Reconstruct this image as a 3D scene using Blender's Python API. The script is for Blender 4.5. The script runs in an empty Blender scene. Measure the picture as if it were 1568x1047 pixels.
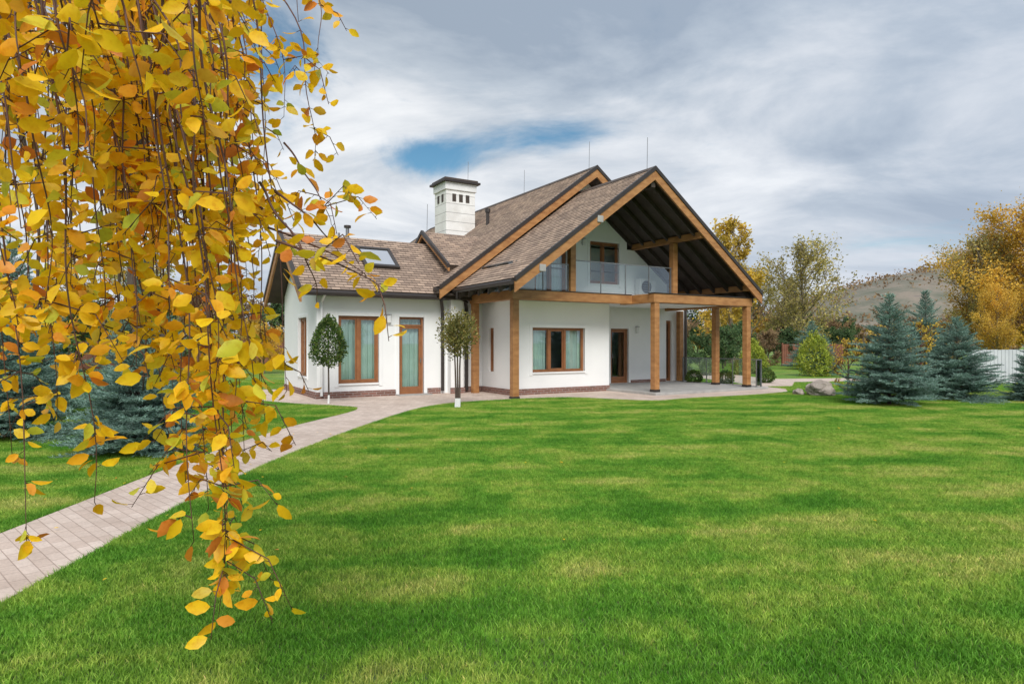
import bpy, bmesh, math, random
import numpy as np
import mathutils
from mathutils import Vector, Matrix
random.seed(7); rng=np.random.default_rng(7)
scene=bpy.context.scene
COL=scene.collection
# ------------------------------------------------------------------ helpers
def empty(name,loc=(0,0,0),rotz=0,parent=None):
    o=bpy.data.objects.new(name,None); COL.objects.link(o); o.location=loc; o.rotation_euler=(0,0,rotz)
    if parent: o.parent=parent
    return o
def obj(name,verts,faces,mats,midx=None,parent=None,smooth=False,uvs=None,recalc=False,loc=None):
    me=bpy.data.meshes.new(name); me.from_pydata([tuple(v) for v in verts],[],[tuple(f) for f in faces])
    if not isinstance(mats,(list,tuple)): mats=[mats]
    for m in mats: me.materials.append(m)
    if midx is not None: me.polygons.foreach_set('material_index',np.array(midx,dtype=np.int32))
    if smooth: me.polygons.foreach_set('use_smooth',np.ones(len(me.polygons),dtype=bool))
    if uvs is not None:
        l=me.uv_layers.new(name='UVMap'); l.data.foreach_set('uv',np.array(uvs,dtype=np.float32).ravel())
    if recalc:
        bm=bmesh.new(); bm.from_mesh(me); bmesh.ops.recalc_face_normals(bm,faces=bm.faces[:]); bm.to_mesh(me); bm.free()
    me.update()
    o=bpy.data.objects.new(name,me); COL.objects.link(o)
    if parent: o.parent=parent
    if loc: o.location=loc
    return o
BF=[(0,3,2,1),(4,5,6,7),(0,1,5,4),(1,2,6,5),(2,3,7,6),(3,0,4,7)]
class MB:
    def __init__(s): s.v=[];s.f=[];s.m=[]
    def add(s,v,f,m=0):
        n=len(s.v); s.v+= [tuple(p) for p in v]; s.f+=[tuple(i+n for i in q) for q in f]; s.m+=[m]*len(f)
    def box(s,x0,x1,y0,y1,z0,z1,m=0,T=None):
        v=[(x0,y0,z0),(x1,y0,z0),(x1,y1,z0),(x0,y1,z0),(x0,y0,z1),(x1,y0,z1),(x1,y1,z1),(x0,y1,z1)]
        if T: v=[T(*p) for p in v]
        s.add(v,BF,m)
    def tube(s,pts,rad,sides=6,m=0):
        n=len(s.v); k=len(pts)
        for i,p in enumerate(pts):
            a=Vector(pts[max(i-1,0)]); b=Vector(pts[min(i+1,k-1)]); d=(b-a)
            if d.length<1e-6: d=Vector((0,0,1))
            d.normalize(); up=Vector((1,0,0)) if abs(d.x)<.8 else Vector((0,1,0))
            e1=d.cross(up).normalized(); e2=d.cross(e1)
            for j in range(sides):
                t=2*math.pi*j/sides
                s.v.append(tuple(Vector(p)+(e1*math.cos(t)+e2*math.sin(t))*rad[i]))
        for i in range(k-1):
            for j in range(sides):
                j2=(j+1)%sides
                s.f.append((n+i*sides+j,n+i*sides+j2,n+(i+1)*sides+j2,n+(i+1)*sides+j)); s.m.append(m)
        s.f.append(tuple(n+j for j in range(sides))); s.m.append(m)
        s.f.append(tuple(n+(k-1)*sides+j for j in range(sides))); s.m.append(m)
    def bulk(s,V,tf,m=0):
        n=len(s.v); N,k,_=V.shape
        s.v+=[tuple(p) for p in V.reshape(-1,3).tolist()]
        for i in range(N):
            b=n+i*k
            for q in tf: s.f.append(tuple(b+j for j in q))
        s.m+= [m]*(N*len(tf))
    def make(s,name,mats,parent=None,smooth=False,recalc=False,loc=None,bevel=0):
        o=obj(name,s.v,s.f,mats,s.m,parent,smooth,None,recalc,loc)
        if bevel:
            b=o.modifiers.new('bevel','BEVEL'); b.width=bevel; b.segments=2; b.limit_method='ANGLE'
        return o
# ------------------------------------------------------------------ materials
def newmat(name):
    m=bpy.data.materials.new(name); m.use_nodes=True; nt=m.node_tree
    b=nt.nodes['Principled BSDF']; return m,nt,b
def L(nt,a,b): nt.links.new(a,b)
def N(nt,t,**kw):
    n=nt.nodes.new(t)
    for k,v in kw.items(): setattr(n,k,v)
    return n
def ramp(nt,fac,stops):
    r=N(nt,'ShaderNodeValToRGB'); cr=r.color_ramp
    while len(cr.elements)<len(stops): cr.elements.new(.5)
    for e,(p,c) in zip(cr.elements,stops): e.position=p; e.color=(*c,1)
    L(nt,fac,r.inputs[0]); return r.outputs[0]
def noise(nt,vec,scale,detail=4,rough=.55,dist=0):
    n=N(nt,'ShaderNodeTexNoise'); n.inputs['Scale'].default_value=scale; n.inputs['Detail'].default_value=detail; n.inputs['Roughness'].default_value=rough; n.inputs['Distortion'].default_value=dist
    if vec is not None: L(nt,vec,n.inputs['Vector'])
    return n.outputs['Fac']
def mix(nt,fac,a,b,mode='MIX'):
    n=N(nt,'ShaderNodeMixRGB',blend_type=mode)
    for i,x in ((0,fac),(1,a),(2,b)):
        if hasattr(x,'links'): L(nt,x,n.inputs[i])
        else: n.inputs[i].default_value = x if i==0 else (*x,1)
    return n.outputs[0]
def bump(nt,b,h,strength=.3,dist=.02):
    n=N(nt,'ShaderNodeBump'); n.inputs['Strength'].default_value=strength; n.inputs['Distance'].default_value=dist
    L(nt,h,n.inputs['Height']); L(nt,n.outputs[0],b.inputs['Normal'])
def pm(name,c1,c2,scale=4,rough=.7,bs=.2,bd=.01,stretch=None,metal=0,spec=.4,fine=None):
    m,nt,b=newmat(name); tc=N(nt,'ShaderNodeTexCoord'); v=tc.outputs['Object']
    if stretch:
        mp=N(nt,'ShaderNodeMapping'); mp.inputs['Scale'].default_value=stretch; L(nt,v,mp.inputs[0]); v=mp.outputs[0]
    f=noise(nt,v,scale,6)
    c=ramp(nt,f,[(.3,c1),(.7,c2)]); L(nt,c,b.inputs['Base Color'])
    b.inputs['Roughness'].default_value=rough; b.inputs['Metallic'].default_value=metal; b.inputs['Specular IOR Level'].default_value=spec
    if bs: bump(nt,b,noise(nt,v,fine or scale*6,5),bs,bd)
    return m
M={}
M['stucco']=pm('white_stucco',(.80,.805,.805),(.86,.865,.86),.9,.85,.25,.004,fine=120)
M['wood']=pm('honey_timber',(.29,.125,.042),(.47,.235,.088),3,.5,.2,.003,stretch=(1,1,3))
M['woodf']=pm('window_timber',(.24,.095,.04),(.34,.145,.06),6,.4,.1,.002)
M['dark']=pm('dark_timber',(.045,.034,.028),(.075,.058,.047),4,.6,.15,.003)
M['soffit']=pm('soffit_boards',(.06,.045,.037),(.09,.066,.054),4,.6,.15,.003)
M['metal']=pm('brown_metal',(.045,.038,.036),(.06,.05,.047),3,.4,.0,metal=.3)
M['gmetal']=pm('grey_metal',(.2,.2,.21),(.3,.3,.31),3,.4,.0,metal=.6)
M['whitemetal']=pm('white_metal',(.7,.7,.7),(.78,.78,.77),3,.45,.05)
M['stone']=pm('patio_stone',(.30,.29,.28),(.42,.41,.39),3,.7,.3,.005)
M['rock']=pm('boulder_rock',(.25,.21,.18),(.55,.48,.42),2.5,.85,.8,.05)
M['bark']=pm('bark',(.05,.035,.028),(.14,.105,.085),6,.9,.8,.02,stretch=(2,2,.5))
M['barkg']=pm('pale_bark',(.16,.13,.10),(.30,.25,.19),6,.9,.5,.02,stretch=(2,2,.5))
M['twig']=pm('red_twig',(.06,.03,.026),(.16,.07,.05),12,.6,.2,.002)
M['dim']=pm('room_shade_plaster',(.10,.10,.10),(.14,.135,.13),3,.9,0)  # unlit-room shade put into the colour, not dark plaster
M['soil']=pm('soil_thatch',(.05,.09,.02),(.11,.16,.045),8,.95,.5,.02)
M['whitefence']=pm('fence_white_board',(.50,.52,.55),(.60,.62,.65),2,.6,.1,.003)
M['redfence']=pm('fence_red_board',(.16,.06,.04),(.25,.10,.06),2,.8,.2,.005)
M['curtain']=pm('curtain_cloth',(.55,.68,.63),(.68,.80,.74),3,.9,0)
def glass(name,tint,refl):
    m=bpy.data.materials.new(name); m.use_nodes=True; nt=m.node_tree; nt.nodes.remove(nt.nodes['Principled BSDF'])
    out=nt.nodes['Material Output']; tr=N(nt,'ShaderNodeBsdfTransparent'); tr.inputs[0].default_value=(*tint,1)
    gl=N(nt,'ShaderNodeBsdfGlossy'); gl.inputs['Roughness'].default_value=.01; gl.inputs[0].default_value=(.95,.97,1,1)
    lw=N(nt,'ShaderNodeLayerWeight'); lw.inputs['Blend'].default_value=.25
    mr=N(nt,'ShaderNodeMapRange'); mr.inputs['To Min'].default_value=refl; mr.inputs['To Max'].default_value=.95
    L(nt,lw.outputs['Fresnel'],mr.inputs['Value'])
    ms=N(nt,'ShaderNodeMixShader'); L(nt,mr.outputs[0],ms.inputs[0]); L(nt,tr.outputs[0],ms.inputs[1]); L(nt,gl.outputs[0],ms.inputs[2]); L(nt,ms.outputs[0],out.inputs[0])
    return m
M['glass']=glass('window_glass',(.84,.92,.92),.13)
M['railglass']=glass('railing_glass',(.93,.97,.96),.05)
M['skyglass']=glass('skylight_glass',(.35,.45,.5),.8)
def shingle():
    m,nt,b=newmat('roof_shingles'); uv=N(nt,'ShaderNodeUVMap'); 
    br=N(nt,'ShaderNodeTexBrick'); br.inputs['Scale'].default_value=1; br.inputs['Brick Width'].default_value=.26; br.inputs['Row Height'].default_value=.145
    br.inputs['Mortar Size'].default_value=.010; br.inputs['Mortar Smooth'].default_value=.4; br.inputs['Bias'].default_value=-.1
    br.inputs['Color1'].default_value=(.47,.355,.275,1); br.inputs['Color2'].default_value=(.23,.17,.137,1); br.inputs['Mortar'].default_value=(.08,.06,.05,1)
    L(nt,uv.outputs[0],br.inputs['Vector'])
    f=noise(nt,uv.outputs[0],.9,5); g=ramp(nt,f,[(.3,(.83,.81,.81)),(.7,(1.12,1.08,1.04))])
    c=mix(nt,1.0,br.outputs['Color'],g,'MULTIPLY')
    f2=noise(nt,uv.outputs[0],60,3); g2=ramp(nt,f2,[(.3,(.75,.75,.75)),(.7,(1.2,1.2,1.2))]); c=mix(nt,1.0,c,g2,'MULTIPLY')
    L(nt,c,b.inputs['Base Color']); b.inputs['Roughness'].default_value=.9
    sp=N(nt,'ShaderNodeSeparateXYZ'); L(nt,uv.outputs[0],sp.inputs[0])
    d=N(nt,'ShaderNodeMath',operation='DIVIDE'); L(nt,sp.outputs[1],d.inputs[0]); d.inputs[1].default_value=.145
    fr=N(nt,'ShaderNodeMath',operation='FRACT'); L(nt,d.outputs[0],fr.inputs[0])
    inv=N(nt,'ShaderNodeMath',operation='SUBTRACT'); inv.inputs[0].default_value=1; L(nt,fr.outputs[0],inv.inputs[1])
    bump(nt,b,inv.outputs[0],.9,.02); return m
M['shingle']=shingle()
def brickmat(name,c1,c2,mo,w,h,ms,rot=0,swz=False):
    m,nt,b=newmat(name); tc=N(nt,'ShaderNodeTexCoord'); v=tc.outputs['Object']
    if swz:
        s=N(nt,'ShaderNodeSeparateXYZ'); L(nt,v,s.inputs[0]); ad=N(nt,'ShaderNodeMath',operation='ADD'); L(nt,s.outputs[0],ad.inputs[0]); L(nt,s.outputs[1],ad.inputs[1])
        cb=N(nt,'ShaderNodeCombineXYZ'); L(nt,ad.outputs[0],cb.inputs[0]); L(nt,s.outputs[2],cb.inputs[1]); v=cb.outputs[0]
    elif rot:
        mp=N(nt,'ShaderNodeMapping'); mp.inputs['Rotation'].default_value=(0,0,rot); L(nt,v,mp.inputs[0]); v=mp.outputs[0]
    br=N(nt,'ShaderNodeTexBrick'); br.inputs['Scale'].default_value=1; br.inputs['Brick Width'].default_value=w; br.inputs['Row Height'].default_value=h
    br.inputs['Mortar Size'].default_value=ms; br.inputs['Mortar Smooth'].default_value=.3
    br.inputs['Color1'].default_value=(*c1,1); br.inputs['Color2'].default_value=(*c2,1); br.inputs['Mortar'].default_value=(*mo,1); L(nt,v,br.inputs['Vector'])
    f=noise(nt,tc.outputs['Object'],1.3,6,.65); g=ramp(nt,f,[(.3,(.82,.80,.78)),(.7,(1.1,1.1,1.1))]); c=mix(nt,1,br.outputs['Color'],g,'MULTIPLY')
    f5=noise(nt,tc.outputs['Object'],40,4,.7); c=mix(nt,1,c,ramp(nt,f5,[(.3,(.86,.86,.86)),(.7,(1.12,1.12,1.12))]),'MULTIPLY')
    L(nt,c,b.inputs['Base Color']); b.inputs['Roughness'].default_value=.85
    iv=N(nt,'ShaderNodeMath',operation='SUBTRACT'); iv.inputs[0].default_value=1; L(nt,br.outputs['Fac'],iv.inputs[1])
    bump(nt,b,iv.outputs[0],.5,.006); return m
M['paver']=brickmat('path_pavers',(.54,.43,.365),(.65,.54,.47),(.38,.29,.24),.2,.1,.004,rot=math.radians(42))
M['plinth']=brickmat('plinth_brick',(.16,.07,.05),(.26,.12,.09),(.35,.32,.30),.24,.075,.008,swz=True)
M['chim']=brickmat('chimney_siding',(.78,.78,.77),(.82,.82,.81),(.36,.36,.36),50,.36,.012,swz=True)
def leafmat(name,stops,trans=.4,rough=.5,worldvar=0,spec=.3):
    m=bpy.data.materials.new(name); m.use_nodes=True; nt=m.node_tree; b=nt.nodes['Principled BSDF']; out=nt.nodes['Material Output']
    ge=N(nt,'ShaderNodeNewGeometry'); c=ramp(nt,ge.outputs['Random Per Island'],stops)
    if worldvar:
        f=noise(nt,ge.outputs['Position'],worldvar,3); g=ramp(nt,f,[(.3,(.55,.55,.55)),(.7,(1.25,1.25,1.25))]); c=mix(nt,1,c,g,'MULTIPLY')
    L(nt,c,b.inputs['Base Color']); b.inputs['Roughness'].default_value=rough; b.inputs['Specular IOR Level'].default_value=spec
    t=N(nt,'ShaderNodeBsdfTranslucent'); L(nt,c,t.inputs[0]); ms=N(nt,'ShaderNodeMixShader'); ms.inputs[0].default_value=trans
    L(nt,b.outputs[0],ms.inputs[1]); L(nt,t.outputs[0],ms.inputs[2]); L(nt,ms.outputs[0],out.inputs[0]); return m
def fleaf():
    m=leafmat('autumn_leaf',[(0,(.93,.54,.015)),(.28,(.96,.66,.02)),(.50,(.96,.56,.018)),(.64,(.94,.42,.02)),(.76,(.88,.68,.04)),(.86,(.54,.58,.06)),(.93,(.90,.36,.04)),(1,(.70,.22,.04))],.40,.42)
    nt=m.node_tree; b=nt.nodes['Principled BSDF']; src=b.inputs['Base Color'].links[0].from_socket
    ge=N(nt,'ShaderNodeNewGeometry'); f=noise(nt,ge.outputs['Position'],70,4,.6); c=mix(nt,1,src,ramp(nt,f,[(.32,(.84,.68,.5)),(.5,(1,1,1)),(.7,(1.05,1.05,1.0))]),'MULTIPLY')
    L(nt,c,b.inputs['Base Color']); return m
M['fleaf']=fleaf()
M['spruce']=leafmat('spruce_needles',[(0,(.11,.20,.145)),(.5,(.20,.335,.27)),(1,(.37,.52,.47))],.15,.6,worldvar=2.5)
M['topiary']=leafmat('topiary_leaf',[(0,(.045,.10,.02)),(.6,(.09,.17,.035)),(1,(.20,.24,.05))],.3,.6,worldvar=4)
M['topiary2']=leafmat('topiary_bronze_leaf',[(0,(.12,.13,.03)),(.5,(.24,.24,.07)),(1,(.42,.32,.10))],.3,.6,worldvar=4)
M['yel']=leafmat('yellow_leaf',[(0,(.60,.42,.05)),(.5,(.72,.50,.07)),(1,(.80,.58,.12))],.4,.6,worldvar=.35)
M['oran']=leafmat('golden_leaf',[(0,(.64,.38,.05)),(.5,(.78,.49,.07)),(1,(.82,.57,.12))],.4,.6,worldvar=.35)
M['oliv']=leafmat('olive_leaf',[(0,(.32,.30,.11)),(.5,(.50,.43,.14)),(1,(.66,.53,.18))],.4,.6,worldvar=.35)
M['brn']=leafmat('brown_leaf',[(0,(.22,.14,.085)),(.5,(.31,.20,.11)),(1,(.42,.28,.14))],.3,.7,worldvar=.3)
M['dgreen']=leafmat('dark_green_leaf',[(0,(.04,.09,.04)),(.5,(.08,.15,.055)),(1,(.15,.21,.08))],.2,.7,worldvar=.5)
M['lime']=leafmat('lime_leaf',[(0,(.24,.32,.05)),(.5,(.38,.46,.06)),(1,(.55,.55,.09))],.35,.6,worldvar=3)
def grassmat(name,blade):
    m=bpy.data.materials.new(name); m.use_nodes=True; nt=m.node_tree; b=nt.nodes['Principled BSDF']; out=nt.nodes['Material Output']
    ge=N(nt,'ShaderNodeNewGeometry'); P=ge.outputs['Position']
    f=noise(nt,P,1.25,6,.62,.7)
    mp=N(nt,'ShaderNodeMapping'); mp.inputs['Rotation'].default_value=(0,0,math.radians(-31)); mp.inputs['Scale'].default_value=(.16,1,1); L(nt,P,mp.inputs[0])
    s=noise(nt,mp.outputs[0],1.25,3,.5,.2)
    mp2=N(nt,'ShaderNodeMapping'); mp2.inputs['Rotation'].default_value=(0,0,math.radians(-64)); mp2.inputs['Scale'].default_value=(.14,1,1); L(nt,P,mp2.inputs[0])
    s2=noise(nt,mp2.outputs[0],1.3,3,.5,.2)
    # mower passes: regular soft bands, slightly wandering
    mp3=N(nt,'ShaderNodeMapping'); mp3.inputs['Rotation'].default_value=(0,0,math.radians(-24)); L(nt,P,mp3.inputs[0])
    wv=N(nt,'ShaderNodeTexWave',wave_type='BANDS',bands_direction='Y',wave_profile='SIN'); wv.inputs['Scale'].default_value=.27; wv.inputs['Distortion'].default_value=1.6; wv.inputs['Detail'].default_value=2; wv.inputs['Detail Scale'].default_value=.5; L(nt,mp3.outputs[0],wv.inputs['Vector'])
    def mm(a,k,c=None):
        n=N(nt,'ShaderNodeMath',operation='MULTIPLY_ADD' if c is not None else 'MULTIPLY'); L(nt,a,n.inputs[0]); n.inputs[1].default_value=k
        if c is not None: L(nt,c,n.inputs[2])
        return n.outputs[0]
    a2=mm(f,.44,mm(s,.24,mm(s2,.27,mm(wv.outputs['Fac'],.05))))
    c=ramp(nt,a2,[(.39,(.095,.285,.022)),(.46,(.16,.37,.035)),(.53,(.30,.465,.06)),(.60,(.47,.53,.12))])
    f3=noise(nt,P,9,3); c=mix(nt,1,c,ramp(nt,f3,[(.3,(.75,.8,.75)),(.7,(1.2,1.15,1.15))]),'MULTIPLY')
    if blade:
        c=mix(nt,1,c,ramp(nt,ge.outputs['Random Per Island'],[(0,(.50,.62,.6)),(.5,(1.0,1.0,1)),(.85,(1.4,1.3,1.5)),(.95,(1.6,1.5,2.0)),(1,(2.4,1.5,3.2))]),'MULTIPLY')
    else:
        c=mix(nt,1,c,(.75,.75,.75),'MULTIPLY')
        f4=noise(nt,P,60,4,.7); c=mix(nt,1,c,ramp(nt,f4,[(.35,(.5,.5,.5)),(.65,(1.2,1.2,1.2))]),'MULTIPLY'); bump(nt,b,f4,.6,.03)
    L(nt,c,b.inputs['Base Color']); b.inputs['Roughness'].default_value=.55; b.inputs['Specular IOR Level'].default_value=.25
    if blade:
        t=N(nt,'ShaderNodeBsdfTranslucent'); L(nt,c,t.inputs[0]); ms=N(nt,'ShaderNodeMixShader'); ms.inputs[0].default_value=.35
        L(nt,b.outputs[0],ms.inputs[1]); L(nt,t.outputs[0],ms.inputs[2]); L(nt,ms.outputs[0],out.inputs[0])
    return m
M['grass']=grassmat('grass_blades',True); M['lawn']=grassmat('lawn_ground',False)
def hillmat():
    m,nt,b=newmat('hill_scrub'); ge=N(nt,'ShaderNodeNewGeometry')
    f=noise(nt,ge.outputs['Position'],.06,8,.7); c=ramp(nt,f,[(.35,(.10,.115,.08)),(.5,(.17,.16,.125)),(.62,(.24,.20,.16)),(.75,(.14,.125,.12))]); L(nt,c,b.inputs['Base Color']); b.inputs['Roughness'].default_value=1
    return m
M['hill']=hillmat()
# ------------------------------------------------------------------ ground
obj('ground',[(-900,-300,0),(900,-300,0),(900,1200,0),(-900,1200,0)],[(0,1,2,3)],M['lawn'])
P0=Vector((.07,18.15,0)); ANG=math.radians(31.13); ca,sa=math.cos(ANG),math.sin(ANG)
def HW(u,v): return (P0.x+ca*u-sa*v, P0.y+sa*u+ca*v)
pathR=[(-2.9,-2),(-3.05,1.5),(-3.2,4),(-3.33,6.6),(-3.22,9.4),(-2.85,12.5),(-2.3,15.4)]
pathL=[(-3.75,15.2),(-4.32,11.8),(-4.45,8.9),(-4.36,5.3),(-4.3,1.5),(-4.2,-2)]
def smooth(pts,n=8):
    out=[]
    for i in range(len(pts)-1):
        p0=pts[max(i-1,0)];p1=pts[i];p2=pts[i+1];p3=pts[min(i+2,len(pts)-1)]
        for k in range(n):
            t=k/n
            out.append(tuple(.5*((2*p1[a])+(-p0[a]+p2[a])*t+(2*p0[a]-5*p1[a]+4*p2[a]-p3[a])*t*t+(-p0[a]+3*p1[a]-3*p2[a]+p3[a])*t**3) for a in range(len(p1))))
    out.append(tuple(pts[-1])); return out
R=smooth(pathR+[(-1.5,16.9),(.07,17.95),(1.6,18.5),(2.9,17.9),(4.0,17.5),(5.2,18.3),(7.4,19.4),(9.0,20.6)]); Lf=smooth([(-9.2,21.2),(-7.6,18.2),(-5.8,16.7),(-4.5,16.1)]+pathL)
poly=R+[(9.5,21.9),(9.0,24.2)]+[HW(9,5),HW(0,6),HW(-3,6),HW(-6.2,8)]+Lf
def pip(poly,X,Y):
    X=np.asarray(X);Y=np.asarray(Y); c=np.zeros(X.shape,bool); n=len(poly)
    for i in range(n):
        x1,y1=poly[i];x2,y2=poly[(i+1)%n]
        if y1==y2: continue
        c^=((y1>Y)!=(y2>Y))&(X<(x2-x1)*(Y-y1)/(y2-y1)+x1)
    return c
def sheet(name,poly,z,mat,thick=.03):
    n=len(poly); v=[(x,y,z) for x,y in poly]+[(x,y,z-thick) for x,y in poly]
    f=[tuple(range(n))]+[(i,(i+1)%n,(i+1)%n+n,i+n) for i in range(n)]
    return obj(name,v,f,mat,recalc=True)
sheet('paved_path',poly,.022,M['paver'])
drive=[(9.0,22.9),(10.3,23.2),(11.4,25.5),(34,30.5),(34,32),(11.5,28),(10.8,34),(8.4,34),(8.8,26)]
sheet('driveway',drive,.016,M['paver'])
def blades(n,size,h0=.025,h1=.045,xy=None):
    if xy is None: xy=rng.uniform(-size/2,size/2,(n,2))
    n=len(xy); a=rng.uniform(0,2*np.pi,n); h=rng.uniform(h0,h1,n); w=rng.uniform(.0017,.0034,n); ln=rng.uniform(.1,1.1,n)*h; la=rng.uniform(0,2*np.pi,n)
    V=np.zeros((n,5,3)); dx=np.cos(a)*w; dy=np.sin(a)*w
    lx=np.cos(la)*ln; ly=np.sin(la)*ln
    V[:,0]=np.stack([xy[:,0]-dx,xy[:,1]-dy,np.zeros(n)],1); V[:,1]=np.stack([xy[:,0]+dx,xy[:,1]+dy,np.zeros(n)],1)
    V[:,2]=np.stack([xy[:,0]+dx*.8+lx*.35,xy[:,1]+dy*.8+ly*.35,h*.6],1); V[:,3]=np.stack([xy[:,0]-dx*.8+lx*.35,xy[:,1]-dy*.8+ly*.35,h*.6],1)
    V[:,4]=np.stack([xy[:,0]+lx,xy[:,1]+ly,h],1); return V
BT=[(0,1,2,3),(3,2,4)]
grass=empty('lawn_grass')
TS=.25
house_fp=[HW(-4.9,2.9),HW(.5,2.9),HW(.5,1),HW(4.3,1),HW(4.3,-1.2),HW(9.2,-1.2),HW(9.9,16),HW(-.3,16),HW(-4.9,7.3)]
xs=np.arange(-22,30,TS); ys=np.arange(1.9,27,TS); GX,GY=np.meshgrid(xs,ys); GX=GX.ravel();GY=GY.ravel()
k=(np.abs(GX)<.83*GY+2.2); GX=GX[k];GY=GY[k]
def inside(X,Y): return pip(poly,X,Y)|pip(drive,X,Y)|pip(house_fp,X,Y)
cnt=sum(inside(GX+dx,GY+dy).astype(int) for dx in(-TS/2,TS/2) for dy in(-TS/2,TS/2))
full=cnt==0; edge=(cnt>0)&(cnt<4)
v=[];f=[]
for x,y in zip(GX[full],GY[full]):
    q=[(x-TS/2,y-TS/2,.004),(x+TS/2,y-TS/2,.004),(x+TS/2,y+TS/2,.004),(x-TS/2,y+TS/2,.004)]
    r=random.randrange(4); q=q[r:]+q[:r]; n=len(v); v+=q; f.append((n,n+1,n+2,n+3))
inst=obj('grass_tiles',v,f,M['soil'],parent=grass); inst.instance_type='FACES'; inst.use_instance_faces_scale=False
mb=MB(); mb.bulk(blades(850,TS*1.04),BT); tile=mb.make('grass_tuft',M['grass'],parent=inst)
ex=[]
for x,y in zip(GX[edge],GY[edge]):
    ex.append(np.stack([rng.uniform(x-TS/2,x+TS/2,850),rng.uniform(y-TS/2,y+TS/2,850)],1))
ex=np.concatenate(ex); ex=ex[~inside(ex[:,0],ex[:,1])]
mb=MB(); mb.bulk(blades(0,0,xy=ex,h0=.03,h1=.06),BT); mb.make('grass_edge',M['grass'],parent=grass)
# ------------------------------------------------------------------ leaf helpers
def rotmats(n,dirs=None,spread=None):
    if dirs is None: a=rng.normal(size=(n,3))
    else: a=dirs+rng.normal(size=(n,3))*(spread or .5)
    a/=np.linalg.norm(a,axis=1,keepdims=True); b=rng.normal(size=(n,3)); b-=a*(a*b).sum(1,keepdims=True); b/=np.linalg.norm(b,axis=1,keepdims=True)
    return np.stack([a,b,np.cross(a,b)],1)
def cards(pos,size,tmpl,dirs=None,spread=None):
    n=len(pos); Rm=rotmats(n,dirs,spread); s=np.asarray(size).reshape(-1,1,1)
    return pos[:,None,:]+np.einsum('kj,njm->nkm',tmpl,Rm)*s
T4=np.array([[0,0,0],[.5,.32,.05],[1,0,-.05],[.5,-.32,.05]]); F4=[(0,1,2),(0,2,3)]
def deciduous(name,H,spread,nleaf,lsize,mleaf,bark='barkg',seed=1,density=1,low=.18,up=.9,form=1.0,fill=.5):
    rd=random.Random(seed); mb=MB(); tips=[]
    n=10; tr=[]; 
    ox=oy=0
    for i in range(n+1):
        t=i/n; ox+=rd.uniform(-.02,.02)*H; oy+=rd.uniform(-.02,.02)*H; tr.append((ox*.6,oy*.6,t*H*.93))
    r0=H*.017; mb.tube(tr,[r0*(1.4 if i==0 else 1)*(1-.92*i/n)+.01 for i in range(n+1)],7,0)
    nl=int(26*density)
    for i in range(nl):
        t=low+(.95-low)*((i+rd.random())/nl); k=t*n; j=min(int(k),n-1); a=Vector(tr[j]).lerp(Vector(tr[j+1]),k-j)
        az=rd.uniform(0,6.283)+i*2.4; prof=math.sin(math.pi*min(1,(t*.85+.18)))**.7
        ln=spread*prof*rd.uniform(.65,1.12)*form; el=rd.uniform(.35,.8)*up+.3*t
        d=Vector((math.cos(az)*math.cos(el),math.sin(az)*math.cos(el),math.sin(el)))
        p=a; pts=[p]; 
        for s in range(5):
            d=(d+Vector((rd.uniform(-.2,.2),rd.uniform(-.2,.2),rd.uniform(-.1,.18)))).normalized(); p=p+d*ln/5; pts.append(p)
        r=r0*.38*(1-t*.6); mb.tube(pts,[r*(1-.85*q/5)+.006 for q in range(6)],5,0)
        for s in range(7):
            q=rd.uniform(.25,1)*5; jj=min(int(q),4); b=pts[jj].lerp(pts[jj+1],q-jj)
            dd=((pts[jj+1]-pts[jj]).normalized()+Vector((rd.uniform(-1,1),rd.uniform(-1,1),rd.uniform(-.4,.8)))).normalized()
            l2=ln*rd.uniform(.2,.42); c=b+dd*l2*.5+Vector((0,0,rd.uniform(-.05,.1)*l2)); e=c+dd*l2*.5+Vector((rd.uniform(-.2,.2),rd.uniform(-.2,.2),rd.uniform(0,.3)))*l2*.5
            mb.tube([b,c,e],[r*.35+.004,r*.22+.003,.004],4,0)
            tips.append((b,e,l2))
            for w in range(3):
                q2=rd.random(); bb=b.lerp(e,q2); ee=bb+(dd+Vector((rd.uniform(-1,1),rd.uniform(-1,1),rd.uniform(-.5,.9)))).normalized()*l2*rd.uniform(.3,.6)
                mb.tube([bb,ee],[.007,.003],3,0); tips.append((bb,ee,l2*.4))
    w=np.array([rd.random()**1.5*(t[2]) for t in tips]); w/=w.sum()
    idx=rng.choice(len(tips),nleaf,p=w); A=np.array([tuple(t[0]) for t in tips]);B=np.array([tuple(t[1]) for t in tips])
    q=rng.uniform(.1,1.05,(nleaf,1)); pos=A[idx]*(1-q)+B[idx]*q+rng.normal(size=(nleaf,3))*spread*.045*fill*2
    mb.bulk(cards(pos,rng.uniform(.6,1.3,nleaf)*lsize,T4),F4,1)
    return mb.make(name,[M[bark],M[mleaf]])
def dup(o,name,loc,s,rz=0,sz=None):
    q=bpy.data.objects.new(name,o.data); COL.objects.link(q); q.location=loc; q.scale=(s,s,sz or s); q.rotation_euler=(0,0,rz); return q
t1=deciduous('yellow_birch_tree',12,3.0,7500,.22,'yel',seed=3,density=1.3,low=.1); t1.location=(17.5,50,0); t1.scale=(1.05,1.05,1.04)
t2=deciduous('half_bare_tree',10,4.4,6000,.2,'oliv',seed=8,density=1.7,up=1.0,low=.08); t2.location=(23.2,50,0); t2.scale=(1,1,1.0)
t3=deciduous('golden_willow_tree',13,5.0,22000,.2,'oran',bark='barkg',seed=11,density=1.9,up=1.1,low=.06,fill=.8); t3.location=(36.8,44,0); t3.scale=(1,1,.95)
dup(t3,'golden_willow_tree',(45,50,0),1.0,2.0); dup(t3,'golden_willow_tree',(37.4,50,0),.80,4.0); dup(t3,'golden_willow_tree',(32.3,42,0),.36,1.0,.42)
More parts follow.
